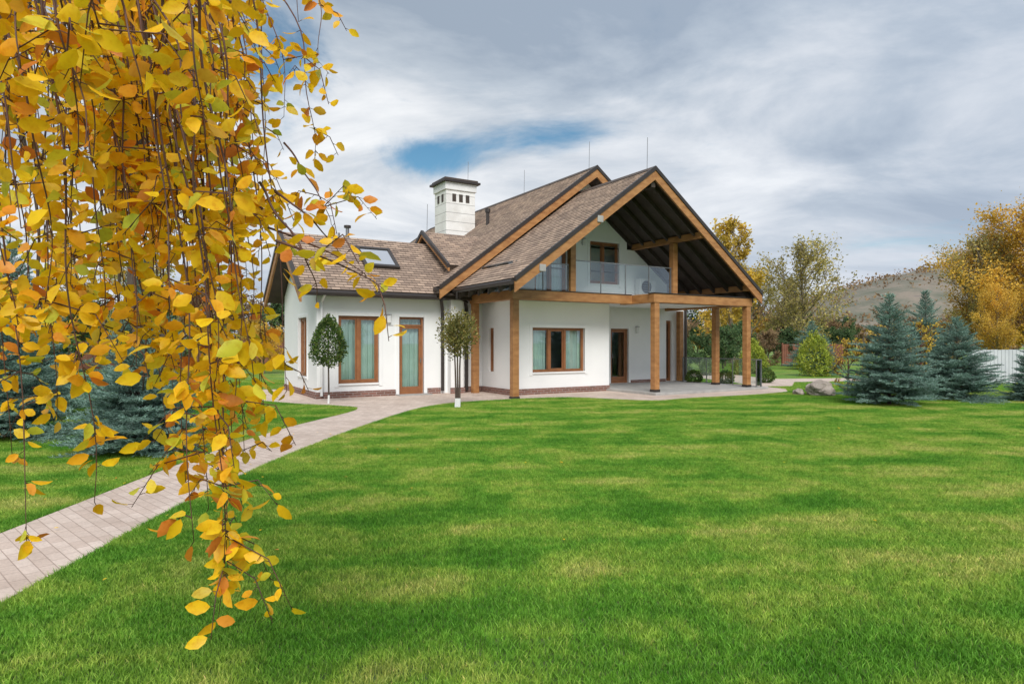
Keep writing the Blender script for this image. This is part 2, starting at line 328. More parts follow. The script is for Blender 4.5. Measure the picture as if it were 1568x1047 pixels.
dup(t2,'half_bare_tree',(35,47,0),.85,.2,1.0); dup(t2,'half_bare_tree',(26.0,60,0),.8,1.2); dup(t1,'yellow_birch_tree',(21.4,62,0),.85,2.4); dup(t2,'half_bare_tree',(20.0,53,0),.85,4.2)
dup(t2,'half_bare_tree',(-26,44,0),.9,2.2); dup(t1,'yellow_birch_tree',(-33,47,0),.9,1.2)
mass=empty('distant_tree_mass')
b1=deciduous('brown_thicket',6,2.8,5200,.22,'brn',bark='barkg',seed=21,density=1.1,low=.03,up=.9); b1.parent=mass; b1.location=(48,80,0)
b2=deciduous('green_thicket',5,2.6,5200,.22,'dgreen',bark='bark',seed=22,density=1.1,low=.03,up=.9); b2.parent=mass; b2.location=(14,60,0); b2.scale=(.8,.8,.7)
b3=deciduous('golden_thicket',5,2.6,4500,.22,'oran',bark='barkg',seed=23,density=1.1,low=.03,up=.9); b3.parent=mass; b3.location=(50,66,0)
rd=random.Random(5)
for i in range(90):
    ang=-.95+1.95*i/90; dist=rd.uniform(60,88); x=math.tan(ang)*dist if abs(ang)<1 else 0
    r_=x/dist
    if -.12<r_<.2: continue
    src=rd.choice([b1,b1,b2,b3,b1] if x>0 else [b2,b2,b1,b3]); s=rd.uniform(.75,1.3)*(.68 if .48<r_<.72 else 1); o=dup(src,'thicket_part',(x,dist,0),s,rd.uniform(0,6)); o.parent=mass
for x,y,s,src in [(26.5,52,.55,b2),(24,46,.5,b2),(19,44,.5,b2),(17,47,.6,b2),(14.5,43,.5,b2),(11.3,38,.42,b2),(13,39,.5,b2),(9.8,36,.38,b2),(16.2,40,.4,b1),(12.2,48,.8,b1),(30.6,52,.5,b1),(29.5,46,.45,b1),(34,44,.6,b1),(32,49,.5,b1),(33.5,50,.65,b3),(28,55,.6,b1),(29.0,42,.35,b3),(-20,36,.7,b2),(-24,34,.6,b2),(-16,34,.5,b2),(-27,38,.8,b3),(-13,33,.5,b3),(37,40,.55,b1),(33,36,.4,b3),(40,42,.6,b3)]:
    o=dup(src,'thicket_part',(x,y,0),s,x); o.parent=mass
vs=[];fs=[]; nx,ny=100,30
for j in range(ny):
    for i in range(nx):
        x=60+(i/(nx-1))*560; y=200+j/(ny-1)*220; t=j/(ny-1); r_=x/y
        crest=float(np.interp(r_,[.30,.44,.52,.60,.66,.8,1.2,2],[0,.062,.094,.117,.128,.14,.15,.16]))*300
        z=crest*math.sin(min(1,t*1.9)*math.pi/2)+mathutils.noise.noise(Vector((x*.02,y*.02,1)))*5*t+mathutils.noise.noise(Vector((x*.1,y*.1,3)))*1.2*t
        vs.append((x,y,z-1))
for j in range(ny-1):
    for i in range(nx-1): a=j*nx+i; fs.append((a,a+1,a+nx+1,a+nx))
hill=obj('hill',vs,fs,M['hill'],smooth=True)
mb=MB(); hv=np.array(vs); sel=hv[rng.choice(len(hv),1300)]; sel=sel[sel[:,2]>8]; sel=sel+rng.normal(size=sel.shape)*np.array([2.5,2.5,0])
pos=np.repeat(sel,18,axis=0)+rng.normal(size=(len(sel)*18,3))*np.array([2.4,2.4,.8])+np.array([0,0,.8])
mb.bulk(cards(pos,rng.uniform(.8,1.8,len(pos)),T4),F4); mb.make('hill_bushes',M['brn'],parent=hill)
def fence(name,x0,y0,x1,y1,h,mat,bw=.14,gap=.015):
    mb=MB(); d=Vector((x1-x0,y1-y0,0)); ln=d.length; d.normalize(); n=Vector((-d.y,d.x,0)); k=int(ln/(bw+gap))
    def T(a,b,z): p=Vector((x0,y0,0))+d*a+n*b; return (p.x,p.y,z)
    for i in range(k):
        a=i*(bw+gap); hh=h+random.uniform(-.01,.01); mb.box(a,a+bw,0,.02,.06,hh,0,T)
    for z in (.3,h-.3): mb.box(0,ln,.022,.06,z,z+.08,0,T)
    for i in range(int(ln/2.4)+1): mb.box(i*2.4,i*2.4+.1,.062,.16,0,h+.08,0,T)
    mb.make(name,mat,recalc=True)
fence('white_board_fence',17.9,24.6,28,25.4,1.35,M['whitefence'])
fence('red_board_fence',18.4,43,23,43.6,1.5,M['redfence']); fence('red_board_fence',-40,36,-11,38,1.7,M['redfence'])
fence('red_board_fence',34,37,60,40,1.7,M['redfence'])
# ------------------------------------------------------------------ house
H=empty('white_gabled_house',(P0.x,P0.y,0),ANG)
def hb(name,x0,x1,y0,y1,z0,z1,mat,bevel=0,T=None):
    mb=MB(); mb.box(x0,x1,y0,y1,z0,z1,0,T); return mb.make(name,M[mat],parent=H,recalc=True,bevel=bevel)
def wall(name,a0,a1,d0,d1,z0,z1,ops,T=None,mat='stucco',reveal=True):
    mb=MB(); As=sorted({a0,a1,*[o[0] for o in ops],*[o[1] for o in ops]}); Zs=sorted({z0,z1,*[o[2] for o in ops],*[o[3] for o in ops]})
    T=T or (lambda a,d,z:(a,d,z))
    def hole(a,z): return any(o[0]<a<o[1] and o[2]<z<o[3] for o in ops)
    for i in range(len(As)-1):
        for j in range(len(Zs)-1):
            am=(As[i]+As[i+1])/2; zm=(Zs[j]+Zs[j+1])/2
            if hole(am,zm): continue
            for d in (d0,d1):
                mb.add([T(As[i],d,Zs[j]),T(As[i+1],d,Zs[j]),T(As[i+1],d,Zs[j+1]),T(As[i],d,Zs[j+1])],[(0,1,2,3)])
    for o in ops+[(a0,a1,z0,z1)]:
        a,b,c,e=o
        mb.add([T(a,d0,c),T(b,d0,c),T(b,d1,c),T(a,d1,c),T(a,d0,e),T(b,d0,e),T(b,d1,e),T(a,d1,e)],[(0,1,2,3),(4,5,6,7),(0,3,7,4),(1,2,6,5)])
    return mb.make(name,M[mat],parent=H,recalc=False)
IDT=lambda a,d,z:(a,d,z)
def window(name,a0,a1,z0,z1,d,T=IDT,splits=(),door=False,curt='full',trans=None,frame='woodf',trim=True):
    fw=.065; mb=MB(); y0=d+.07;y1=d+.14
    mb.box(a0,a0+fw,y0,y1,z0,z1,0,T); mb.box(a1-fw,a1,y0,y1,z0,z1,0,T); mb.box(a0+fw,a1-fw,y0,y1,z1-fw,z1,0,T); mb.box(a0+fw,a1-fw,y0,y1,z0,z0+fw*(1 if not door else 1.6),0,T)
    for s in splits: 
        x=a0+(a1-a0)*s; mb.box(x-.045,x+.045,y0-.012,y1-.005,z0+fw,z1-fw,0,T)
    e=[a0]+[a0+(a1-a0)*s for s in splits]+[a1]
    for i in range(len(e)-1):
        l=e[i]+fw+(.0 if i==0 else -.02); r=e[i+1]-fw+(.0 if i==len(e)-2 else .02); s=.045 if not door else .07; zz0=z0+fw*(1.6 if door else 1);zz1=z1-fw
        if len(e)==4 and i!=1: s=.018
        if trans: zz1=trans-.03
        mb.box(l,l+s,y0+.015,y1-.012,zz0,zz1,0,T); mb.box(r-s,r,y0+.015,y1-.012,zz0,zz1,0,T); mb.box(l+s,r-s,y0+.015,y1-.012,zz1-s,zz1,0,T); mb.box(l+s,r-s,y0+.015,y1-.012,zz0,zz0+s*(2 if door else 1),0,T)
    if trans: mb.box(a0+fw,a1-fw,y0,y1-.003,trans-.03,trans+.03,0,T)
    mb.make(name+'_frame',M[frame],parent=H,recalc=True,bevel=.006)
    mb=MB(); mb.add([T(a0+fw,y0+.045,z0+fw),T(a1-fw,y0+.045,z0+fw),T(a1-fw,y0+.045,z1-fw),T(a0+fw,y0+.045,z1-fw)],[(0,1,2,3)]); mb.make(name+'_glass',M['glass'],parent=H)
    if trim:
        tw=.1; mb=MB(); mb.box(a0-tw,a0,d-.022,d+.05,z0-(0 if door else tw),z1+tw,0,T); mb.box(a1,a1+tw,d-.022,d+.05,z0-(0 if door else tw),z1+tw,0,T); mb.box(a0,a1,d-.022,d+.05,z1,z1+tw,0,T)
        if not door: mb.box(a0,a1,d-.045,d+.06,z0-.05,z0,0,T)
        mb.make(name+'_surround',M['stucco'],parent=H,recalc=True,bevel=.005)
    segs={'full':[(0,1)],'sides':[(0,.31),(.70,1)],'left':[(0,.4)],'none':[]}[curt]
    for s0,s1 in segs:
        n=int((s1-s0)*(a1-a0)/.012)+4; pts=[]
        for i in range(n+1):
            a=a0+(a1-a0)*(s0+(s1-s0)*i/n); pts.append((a,d+.24+.028*math.sin(a*42)+.014*math.sin(a*23+1)))
        vv=[];ff=[]
        for i,(a,dd) in enumerate(pts):
            vv+=[T(a,dd,z0-.02),T(a,dd,z1+.05)]
            if i: kk=2*i; ff.append((kk-2,kk,kk+1,kk-1))
        obj(name+'_curtain',vv,ff,M['curtain'],parent=H,smooth=True)
    mb=MB(); mb.add([T(a0-.3,d+1.2,z0-.3),T(a1+.3,d+1.2,z0-.3),T(a1+.3,d+1.2,z1+.3),T(a0-.3,d+1.2,z1+.3)],[(0,1,2,3)]); mb.make(name+'_room_wall',M['dim'],parent=H)  # backing sheet behind the pane, coloured dark for the room's shade
SW=lambda X:(lambda a,d,z:(X+d,a,z))
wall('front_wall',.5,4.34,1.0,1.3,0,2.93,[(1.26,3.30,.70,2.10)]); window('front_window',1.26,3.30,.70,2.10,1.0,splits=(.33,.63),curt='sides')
wall('side_wall',1.3,2.9,0,.3,0,2.93,[(2.1,2.42,.7,2.1)],SW(.5)); window('side_slit_window',2.1,2.42,.7,2.1,0,SW(.5),curt='none',trim=False)
wall('porch_return_wall',1.3,2.8,-.3,0,0,2.93,[],SW(4.34))
wall('porch_wall',4.34,9.9,2.8,3.1,0,3.3,[(5.91,6.78,.1,2.15),(8.75,9.05,.1,2.5)]); window('porch_door',5.91,6.78,.1,2.15,2.8,door=True,curt='none'); window('porch_slit_window',8.75,9.05,.1,2.5,2.8,curt='none',trim=False)
wall('right_wall',3.1,16,-.3,0,0,4.0,[],SW(9.9)); wall('rear_wall',-.35,9.6,15.7,16,0,3.6,[])
wall('left_main_wall',3.2,16,0,.3,0,3.7,[],SW(-.35))
wall('wing_front_wall',-4.87,.8,2.9,3.2,0,3.22,[(-4.25,-3.02,.43,2.42),(-2.38,-1.56,.02,2.42)])
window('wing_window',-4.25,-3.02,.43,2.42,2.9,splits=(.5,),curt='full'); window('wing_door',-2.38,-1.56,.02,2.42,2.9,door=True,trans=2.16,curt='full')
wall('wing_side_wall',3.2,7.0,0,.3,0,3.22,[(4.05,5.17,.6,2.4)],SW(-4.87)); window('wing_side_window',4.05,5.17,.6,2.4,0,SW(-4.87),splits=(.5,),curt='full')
wall('wing_rear_wall',-4.87,-.35,7.0,7.3,0,3.22,[])
def gable(name,pts,d0,d1,T,mat='stucco'):
    n=len(pts); v=[T(a,d0,z) for a,z in pts]+[T(a,d1,z) for a,z in pts]; f=[tuple(range(n)),tuple(range(2*n-1,n-1,-1))]+[(i,(i+1)%n,(i+1)%n+n,i+n) for i in range(n)]
    return obj(name,v,f,M[mat],parent=H,recalc=True)
gable('wing_gable_wall',[(2.95,3.22),(7.25,3.22),(5.1,4.9)],0,.3,SW(-4.87))
gable('main_gable_wall',[(-.35,3.3),(9.9,3.3),(9.9,3.75),(4.74,7.6),(-.35,3.82)],2.9,3.15,IDT)
gable('rear_gable_wall',[(-.35,3.6),(9.9,3.6),(4.74,7.5)],15.7,16,IDT)
wall('upper_wall',.5,8.0,2.0,2.3,2.93,4.15,[(2.0,3.3,3.2,4.15),(4.3,5.63,3.7,4.15)])
wall('upper_wall_mid',1.75,6.6,2.0,2.3,4.15,5.0,[(2.0,3.3,4.15,4.72),(4.3,5.63,4.15,5.0)])
gable('upper_left_gore',[(.5,4.15),(1.75,4.15),(1.75,4.98),(.5,4.05)],2.0,2.3,IDT); gable('upper_right_gore',[(6.6,4.15),(7.7,4.15),(6.6,4.95)],2.0,2.3,IDT)
wall('upper_wall_top',3.3,6.0,2.0,2.3,5.0,5.35,[(4.3,5.63,5.0,5.18)])
gable('upper_gable_wall',[(2.75,5.35),(6.0,5.35),(4.17,6.68)],2.0,2.3,IDT)
gable('upper_left_fill',[(1.75,5.0),(3.3,5.0),(3.3,5.35),(2.75,5.62),(2.3,5.3)],2.0,2.28,IDT)
window('balcony_window',4.3,5.63,3.7,5.18,2.0,splits=(.48,),curt='none',frame='woodf'); window('balcony_glazing',2.0,3.3,3.2,4.72,2.0,splits=(.5,),curt='full',frame='woodf',trim=False)
hb('corner_pier',-.75,-.3,2.62,2.9,0,3.3,'stucco',.01)
def pipe(name,pts,r=.045,mat='metal'):
    mb=MB(); mb.tube(pts,[r]*len(pts),10); return mb.make(name,M[mat],parent=H,smooth=False)
pipe('downpipe',[(-.95,2.82,.1),(-.95,2.82,2.6),(-1.1,2.6,2.95),(-1.1,2.35,3.05)],.055); pipe('downpipe',[(-.12,2.78,.1),(-.12,2.78,2.75),(-.35,2.5,3.1)],.055)
pipe('downpipe',[(9.75,2.72,.1),(9.75,2.72,3.3)],.055); pipe('downpipe',[(-4.75,2.82,.1),(-4.75,2.82,2.8),(-4.75,2.45,3.0)],.04,'whitemetal')
for i,(x0,x1,y0,y1) in enumerate([(-4.91,-2.5,2.865,2.9),(-1.44,-1.0,2.865,2.9),(-.78,-.27,2.585,2.62),(-.2,.46,2.865,2.9),(.47,4.34,.965,1.0),(4.36,5.8,2.765,2.8),(6.9,8.7,2.765,2.8)]): hb('brick_plinth_%d'%i,x0,x1,y0,y1,0,.2,'plinth')
hb('brick_plinth_side',.465,.5,1.0,2.865,0,.2,'plinth'); hb('brick_plinth_wing_side',-4.905,-4.87,2.9,7.3,0,.2,'plinth')
hb('patio_slab',4.2,9.5,-1.35,2.76,0.0,.1,'stone',.015)
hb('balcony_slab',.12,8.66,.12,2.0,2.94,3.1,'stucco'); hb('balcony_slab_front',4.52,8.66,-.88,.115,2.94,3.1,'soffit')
w=.1
for i,(x,y) in enumerate([(0,0),(0,2.42),(4.5,-1.0),(8.78,-1.0),(8.78,.35),(9.3,2.6)]): hb('timber_post_%d'%i,x-w,x+w,y-w,y+w,.0 if x<4 else .1,2.868,'wood',.012)
for i,(x,y) in enumerate([(0,0),(4.5,-1.0),(8.78,-1.0),(8.78,.35)]): hb('post_base_plate_%d'%i,x-.112,x+.112,y-.112,y+.112,.0 if x<4 else .1,.09 if x<4 else .18,'metal')
hb('front_beam',-.13,4.37,-.11,.11,2.87,3.15,'wood',.012); hb('side_beam',-.11,.11,.113,2.6,2.872,3.148,'wood',.012)
hb('canopy_left_beam',4.375,4.6,-.88,.5,2.871,3.149,'wood',.012); hb('canopy_front_beam',4.35,8.93,-1.12,-.885,2.87,3.15,'wood',.012); hb('canopy_right_beam',8.67,8.89,-.88,2.8,2.872,3.148,'wood',.012)
hb('canopy_flashing',4.33,8.95,-1.15,-.86,3.153,3.175,'metal'); hb('beam_flashing',-.14,4.34,-.13,.13,3.153,3.17,'metal')
RU,RZ,EL,ER,EZ=4.17,6.94,-.80,9.14,3.335; FY0,FY1=-1.3,3.0
hb('gable_post_left',1.93,2.13,-.1,.1,3.17,5.05,'wood',.012); hb('gable_post_right',6.21,6.41,-.1,.1,3.17,4.98,'wood',.012)
for nm,x,z,yb in [('purlin_left',2.03,5.06,2.0),('purlin_right',6.31,4.99,2.0),('purlin_low_left',.05,3.55,2.0),('purlin_low_right',8.62,3.38,2.8)]: hb(nm,x-.09,x+.09,-1.27,yb,z,z+.2,'wood',.01)
for x,z in [(2.03,5.06),(.05,3.55)]: hb('purlin_end_cap',x-.1,x+.1,-1.4,-1.27,z-.0,z+.19,'stone',.01)
def slope(name,e,r,y0,y1,th=.16,axis='x',over=0):
    (ea,ez),(ra,rz)=e,r; d=Vector((ra-ea,rz-ez)); ln=d.length; n=Vector((-d.y,d.x)).normalized(); 
    if n.y<0: n=-n
    T=(lambda a,b,z:(a,b,z)) if axis=='x' else (lambda a,b,z:(b,a,z))
    def P(s,b,t): q=Vector(e)+d*s+n*t; return T(q.x,b,q.y)
    v=[P(0,y0,-th),P(1,y0,-th),P(1,y1,-th),P(0,y1,-th),P(0,y0,-.025),P(1,y0,-.025),P(1,y1,-.025),P(0,y1,-.025)]
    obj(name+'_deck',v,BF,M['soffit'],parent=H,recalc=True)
    nc=int(ln/.145); mb=MB(); uv=[]
    for i in range(nc):
        s0=i/nc; s1=min(1,(i+1)/nc+.002)
        q=[P(s0,y0-.03,.012),P(s0,y1+.03,.012),P(s1,y1+.03,-.004),P(s1,y0-.03,-.004)]
        mb.add(q,[(0,1,2,3)]); uv+=[(y0,s0*ln),(y1,s0*ln),(y1,s0*ln+.145),(y0,s0*ln+.145)]
        mb.add([P(s0,y0-.03,-.02),P(s0,y1+.03,-.02),P(s0,y1+.03,.012),P(s0,y0-.03,.012)],[(0,1,2,3)]); uv+=[(y0,s0*ln),(y1,s0*ln),(y1,s0*ln+.004),(y0,s0*ln+.004)]
    obj(name+'_shingles',mb.v,mb.f,M['shingle'],parent=H,uvs=uv)
def fasc(name,e,r,y,depth=.06,h=.27,axis='x',ext=0,sgn=-1,drip=True):
    (ea,ez),(ra,rz)=e,r; T=(lambda a,b,z:(a,b,z)) if axis=='x' else (lambda a,b,z:(b,a,z))
    c=1/math.cos(math.atan2(abs(rz-ez),abs(ra-ea)))
    for nm,t0,t1,dp,mt in [('',-.075,-.035-h,depth,'wood'),('_drip',.035,-.073,depth+.03,'metal')]:
        ya=y; yb=y+sgn*dp
        v=[T(ea,ya,ez+t1*c),T(ra,ya,rz+t1*c),T(ra,ya,rz+t0*c),T(ea,ya,ez+t0*c),T(ea,yb,ez+t1*c),T(ra,yb,rz+t1*c),T(ra,yb,rz+t0*c),T(ea,yb,ez+t0*c)]
        obj(name+nm,v,BF,M[mt],parent=H,recalc=True)
slope('front_roof_left',(EL,EZ),(RU,RZ),FY0,FY1); slope('front_roof_right',(ER,EZ),(RU,RZ),FY0,FY1)
fasc('front_fascia_left',(EL,EZ),(RU,RZ),FY0); fasc('front_fascia_right',(ER,EZ),(RU,RZ),FY0)
for side,(e,r) in {'right':((ER,EZ),(RU,RZ)),'left':((EL,EZ),(RU,RZ))}.items():
    d=Vector((r[0]-e[0],r[1]-e[1])); 
    for i in range(6):
        y=-1.0+i*.6; 
        v=[]
        for s in (.01,.97):
            for yy in (y-.04,y+.04):
                for t in (-.20,-.37): v.append((e[0]+d.x*s,yy,e[1]+d.y*s+t))
        f=[(0,1,3,2),(4,6,7,5),(0,4,5,1),(2,3,7,6),(0,2,6,4),(1,5,7,3)]
        obj('rafter_%s_%d'%(side,i),v,f,M['dark'],parent=H,recalc=True)
hb('ridge_beam',RU-.08,RU+.08,-1.27,2.0,6.35,6.62,'dark')
def gutter(name,p0,p1,r=.07):
    mb=MB(); mb.tube([p0,p1],[r,r],10); mb.make(name,M['metal'],parent=H)
gutter('front_gutter',(EL-.05,FY0,EZ-.10),(EL-.05,2.25,EZ-.10)); gutter('front_gutter_right',(ER+.05,FY0,EZ-.10),(ER+.05,2.9,EZ-.10))
pipe('front_gutter_drop',[(EL-.05,2.0,EZ-.12),(EL+.1,2.3,EZ-.3),(-.25,2.5,2.9)],.05)
MU,MZ,ME,MEZ=4.74,7.88,-1.35,3.35; mt=(MZ-MEZ)/(MU-ME)
slope('main_roof_left',(ME,MEZ),(MU,MZ),2.2,16.6,.18); slope('main_roof_right',(10.2,MZ-mt*(10.2-MU)),(MU,MZ),2.2,16.6,.18)
fasc('main_fascia_left',(ME,MEZ),(MU,MZ),2.2,h=.27); fasc('main_fascia_right',(10.2,MZ-mt*(10.2-MU)),(MU,MZ),2.2,h=.27)
fasc('main_rear_fascia_left',(ME,MEZ),(MU,MZ),16.6,sgn=1); gutter('main_gutter',(ME-.05,2.2,MEZ-.10),(ME-.05,2.42,MEZ-.10)); gutter('main_gutter_back',(ME-.05,7.8,MEZ-.1),(ME-.05,16.6,MEZ-.1))
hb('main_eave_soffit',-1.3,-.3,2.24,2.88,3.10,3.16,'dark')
for nm,a,z,y0,y1 in [('front_ridge_cap',RU,RZ,FY0-.03,3.0),('main_ridge_cap',MU,MZ,2.17,16.6)]:
    obj(nm,[(a-.16,y0,z-.09),(a,y0,z+.04),(a+.16,y0,z-.09),(a-.16,y1,z-.09),(a,y1,z+.04),(a+.16,y1,z-.09)],[(0,1,4,3),(1,2,5,4),(0,2,1),(3,4,5)],M['soffit'],parent=H)
slope('wing_roof_front',(2.4,3.13),(5.1,5.09),-5.4,1.3,.16,'y'); slope('wing_roof_back',(7.8,3.13),(5.1,5.09),-5.4,.6,.16,'y')
fasc('wing_fascia_front',(2.4,3.13),(5.1,5.09),-5.4,axis='y'); fasc('wing_fascia_back',(7.8,3.13),(5.1,5.09),-5.4,axis='y')
gutter('wing_gutter',(-5.42,2.34,3.03),(-1.4,2.34,3.03)); hb('wing_soffit',-5.38,.45,2.42,2.88,2.98,3.03,'soffit')
slope('cross_roof_front',(2.95,4.13),(5.1,5.52),-.64,3.2,.12,'y'); slope('cross_roof_back',(7.25,4.13),(5.1,5.52),-.64,3.2,.12,'y')
fasc('cross_fascia_front',(2.95,4.13),(5.1,5.52),-.64,axis='y',h=.13); fasc('cross_fascia_back',(7.25,4.13),(5.1,5.52),-.64,axis='y',h=.13)
gable('cross_gable_wall',[(3.1,3.9),(7.1,3.9),(5.1,5.35)],0,.2,SW(-.4))
def sl(v): return 3.13+(v-2.4)*(5.09-3.13)/2.7
def slab(name,x0,x1,v0,v1,t0,t1,mat):
    n=Vector((0,-(5.09-3.13),2.7)).normalized()
    vv=[Vector((x,v,sl(v)))+n*t for t in (t0,t1) for x,v in ((x0,v0),(x1,v0),(x1,v1),(x0,v1))]
    obj(name,vv,BF,M[mat],parent=H,recalc=True)
for a in [(-3.27,-3.17,3.5,4.5),(-2.23,-2.13,3.5,4.5),(-3.17,-2.23,3.5,3.6),(-3.17,-2.23,4.40,4.5)]: slab('skylight_frame',*a,.0,.11,'metal')
slab('skylight_pane',-3.17,-2.23,3.6,4.40,.0,.085,'skyglass')
hb('chimney_stack',1.35,2.65,7.45,8.55,4.6,7.75,'chim',.01)
hb('chimney_collar',1.30,2.70,7.40,8.60,7.75,8.05,'whitemetal',.01); hb('chimney_cap',1.18,2.82,7.28,8.72,8.05,8.14,'metal',.01); hb('chimney_cap_top',1.26,2.74,7.36,8.64,8.14,8.22,'soffit')
for x in (1.62,1.92,2.22): hb('chimney_vent',x,x+.16,7.43,7.452,7.30,7.60,'dark')
for y in (7.7,8.1): hb('chimney_vent_side',1.33,1.352,y,y+.16,7.30,7.60,'dark')
hb('chimney_flashing',1.31,2.69,7.41,8.59,5.0,5.95,'gmetal')
pipe('roof_vent_pipe',[(2.55,6.2,5.9),(2.55,6.2,6.75)],.07,'metal'); pipe('roof_vent_cap',[(2.55,6.2,6.72),(2.55,6.2,6.86)],.11,'metal')
pipe('flue_pipe',[(-3.0,6.2,4.2),(-3.0,6.2,5.65)],.06,'gmetal'); pipe('flue_cap',[(-3.0,6.2,5.6),(-3.0,6.2,5.68)],.12,'metal'); pipe('flue_pipe_small',[(-3.3,6.2,4.2),(-3.3,6.2,5.4)],.04,'gmetal')
for x,y,z in [(RU,-1.0,RZ),(MU,2.6,MZ),(MU,7,MZ),(2.6,8.0,8.15),(-.5,5.1,5.5)]: pipe('lightning_rod',[(x,y,z),(x+.02,y,z+1.0)],.009,'gmetal')
def rail(name,x0,y0,x1,y1,z0,z1,np_=3):
    mb=MB(); d=Vector((x1-x0,y1-y0,0)); ln=d.length; d.normalize(); n=Vector((-d.y,d.x,0))
    T=lambda a,b,z: tuple(Vector((x0,y0,0))+d*a+n*b+Vector((0,0,z)))
    for i in range(np_): mb.box(ln*i/np_+.02,ln*(i+1)/np_-.02,-.006,.006,z0+.05,z1-.03,0,T)
    mb.make(name+'_glass',M['railglass'],parent=H,recalc=True)
    mb=MB(); mb.box(0,ln,-.02,.02,z1-.03,z1,0,T)
    for i in range(np_+1): a=min(max(ln*i/np_,.02),ln-.02); mb.box(a-.015,a+.015,-.015,.015,z0,z1-.03,0,T)
    mb.make(name+'_rail',M['gmetal'],parent=H,recalc=True)
rail('balcony_railing',2.15,0,6.2,0,3.17,4.15,4); rail('balcony_railing_left',.05,0,1.92,0,3.17,4.0,2); rail('balcony_railing_side',.0,.1,0,1.95,3.17,4.0,2)
rail('patio_railing',9.3,2.45,9.3,-1.2,.1,1.05,3); rail('patio_railing_front',9.25,-1.25,8.95,-1.25,.1,1.05,1)
mb=MB(); mb.box(6.35,7.15,1.68,1.96,3.35,3.95,0); mb.make('air_conditioner_case',M['whitemetal'],parent=H,recalc=True,bevel=.02)
mb=MB(); mb.tube([(6.65,1.676,3.65),(6.65,1.66,3.65)],[.23,.23],24); mb.make('air_conditioner_fan_grille',M['dark'],parent=H)
for i in range(4): hb('air_conditioner_grille_bar',6.44,6.86,1.652,1.658,3.50+i*.09,3.515+i*.09,'gmetal')
def lamp(n,x,y,z): hb(n,x-.06,x+.06,y-.09,y,z-.12,z+.12,'whitemetal',.02); hb(n+'_cap',x-.07,x+.07,y-.1,y-.001,z+.122,z+.14,'gmetal')
lamp('wall_lamp',4.0,2.0,5.1); lamp('wall_lamp_wing',-2.72,2.9,2.35); lamp('wall_lamp_front',7.2,2.8,2.1)
hb('door_handle',-1.66,-1.64,2.93,2.965,1.0,1.14,'gmetal'); hb('porch_door_handle',6.02,6.04,2.83,2.865,1.05,1.2,'gmetal')
hb('wing_door_step',-2.5,-1.44,2.5,2.86,0,.05,'stone')
# ------------------------------------------------------------------ spruces
def spruce(name,Hh,Rr,seed,levels=30,tw=1.0):
    rd=random.Random(seed); mb=MB(); mb.tube([(0,0,0),(0,0,Hh*.97)],[.05,.006],6,0)
    base=[];dirs=[];sz=[]
    for i in range(levels):
        t=(i/levels); z=.05*Hh+t*Hh*.93; rad=Rr*((1-t)**.85)*rd.uniform(.75,1.15)+.03; nb=max(5,int((10*(1-t)+5)*tw))
        for j in range(nb):
            az=6.283*(j+rd.random()*.8)/nb; r=rad*rd.uniform(.6,1.22); el=rd.uniform(-.10,.28)+.7*t*t
            dv=np.array([math.cos(az)*math.cos(el),math.sin(az)*math.cos(el),math.sin(el)]); side=np.array([-math.sin(az),math.cos(az),0])
            mb.tube([(0,0,z),tuple(dv*r*.9+np.array([0,0,z]))],[.012*(1-t)+.003,.002],3,0)
            ns=max(4,int(r/.06))
            for s in range(ns):
                q=.2+.8*(s+rd.random())/ns; p=dv*r*q+np.array([0,0,z]); l=(.30*r*(1.15-q)+.06)
                for sg in (-1,1):
                    d2=dv*.75+side*sg*rd.uniform(.5,1)+np.array([0,0,rd.uniform(-.1,.35)]); d2/=np.linalg.norm(d2)
                    k=max(3,int(l/.022))
                    for c in range(k):
                        base.append(p+d2*l*c/k); dirs.append(d2); sz.append(rd.uniform(.035,.06))
    base=np.array(base);dirs=np.array(dirs);sz=np.array(sz)
    base=np.repeat(base,3,0);dirs=np.repeat(dirs,3,0);sz=np.repeat(sz,3)
    T3=np.array([[0,-.11,0],[0,.11,0],[1,0,0]]); mb.bulk(cards(base,sz,T3,dirs,.42),[(0,1,2)],1)
    return mb.make(name,[M['bark'],M['spruce']])
s1=spruce('blue_spruce',2.95,1.3,1,32); s1.location=(9.85,16.5,0)
s2=spruce('blue_spruce',2.4,1.25,2,26); s2.location=(12.6,17.9,0)
dup(s1,'blue_spruce',(14.3,17.4,0),.55,1,.62); dup(s1,'blue_spruce',(13.6,20.8,0),.9,2,1.15)
s4=spruce('blue_spruce',1.7,1.1,4,22,1.3); s4.location=(-5.55,9.4,0)
dup(s2,'blue_spruce',(-8.6,10.8,0),.95,1.4); dup(s1,'blue_spruce',(-10.6,13.4,0),1.15,.7,1.3); dup(s1,'blue_spruce',(18,38,0),1.2,2.2,1.0); dup(s1,'blue_spruce',(15.3,31,0),.7,1.2,.7); dup(s1,'blue_spruce',(-8.4,14.4,0),.9,2.7,1.2)
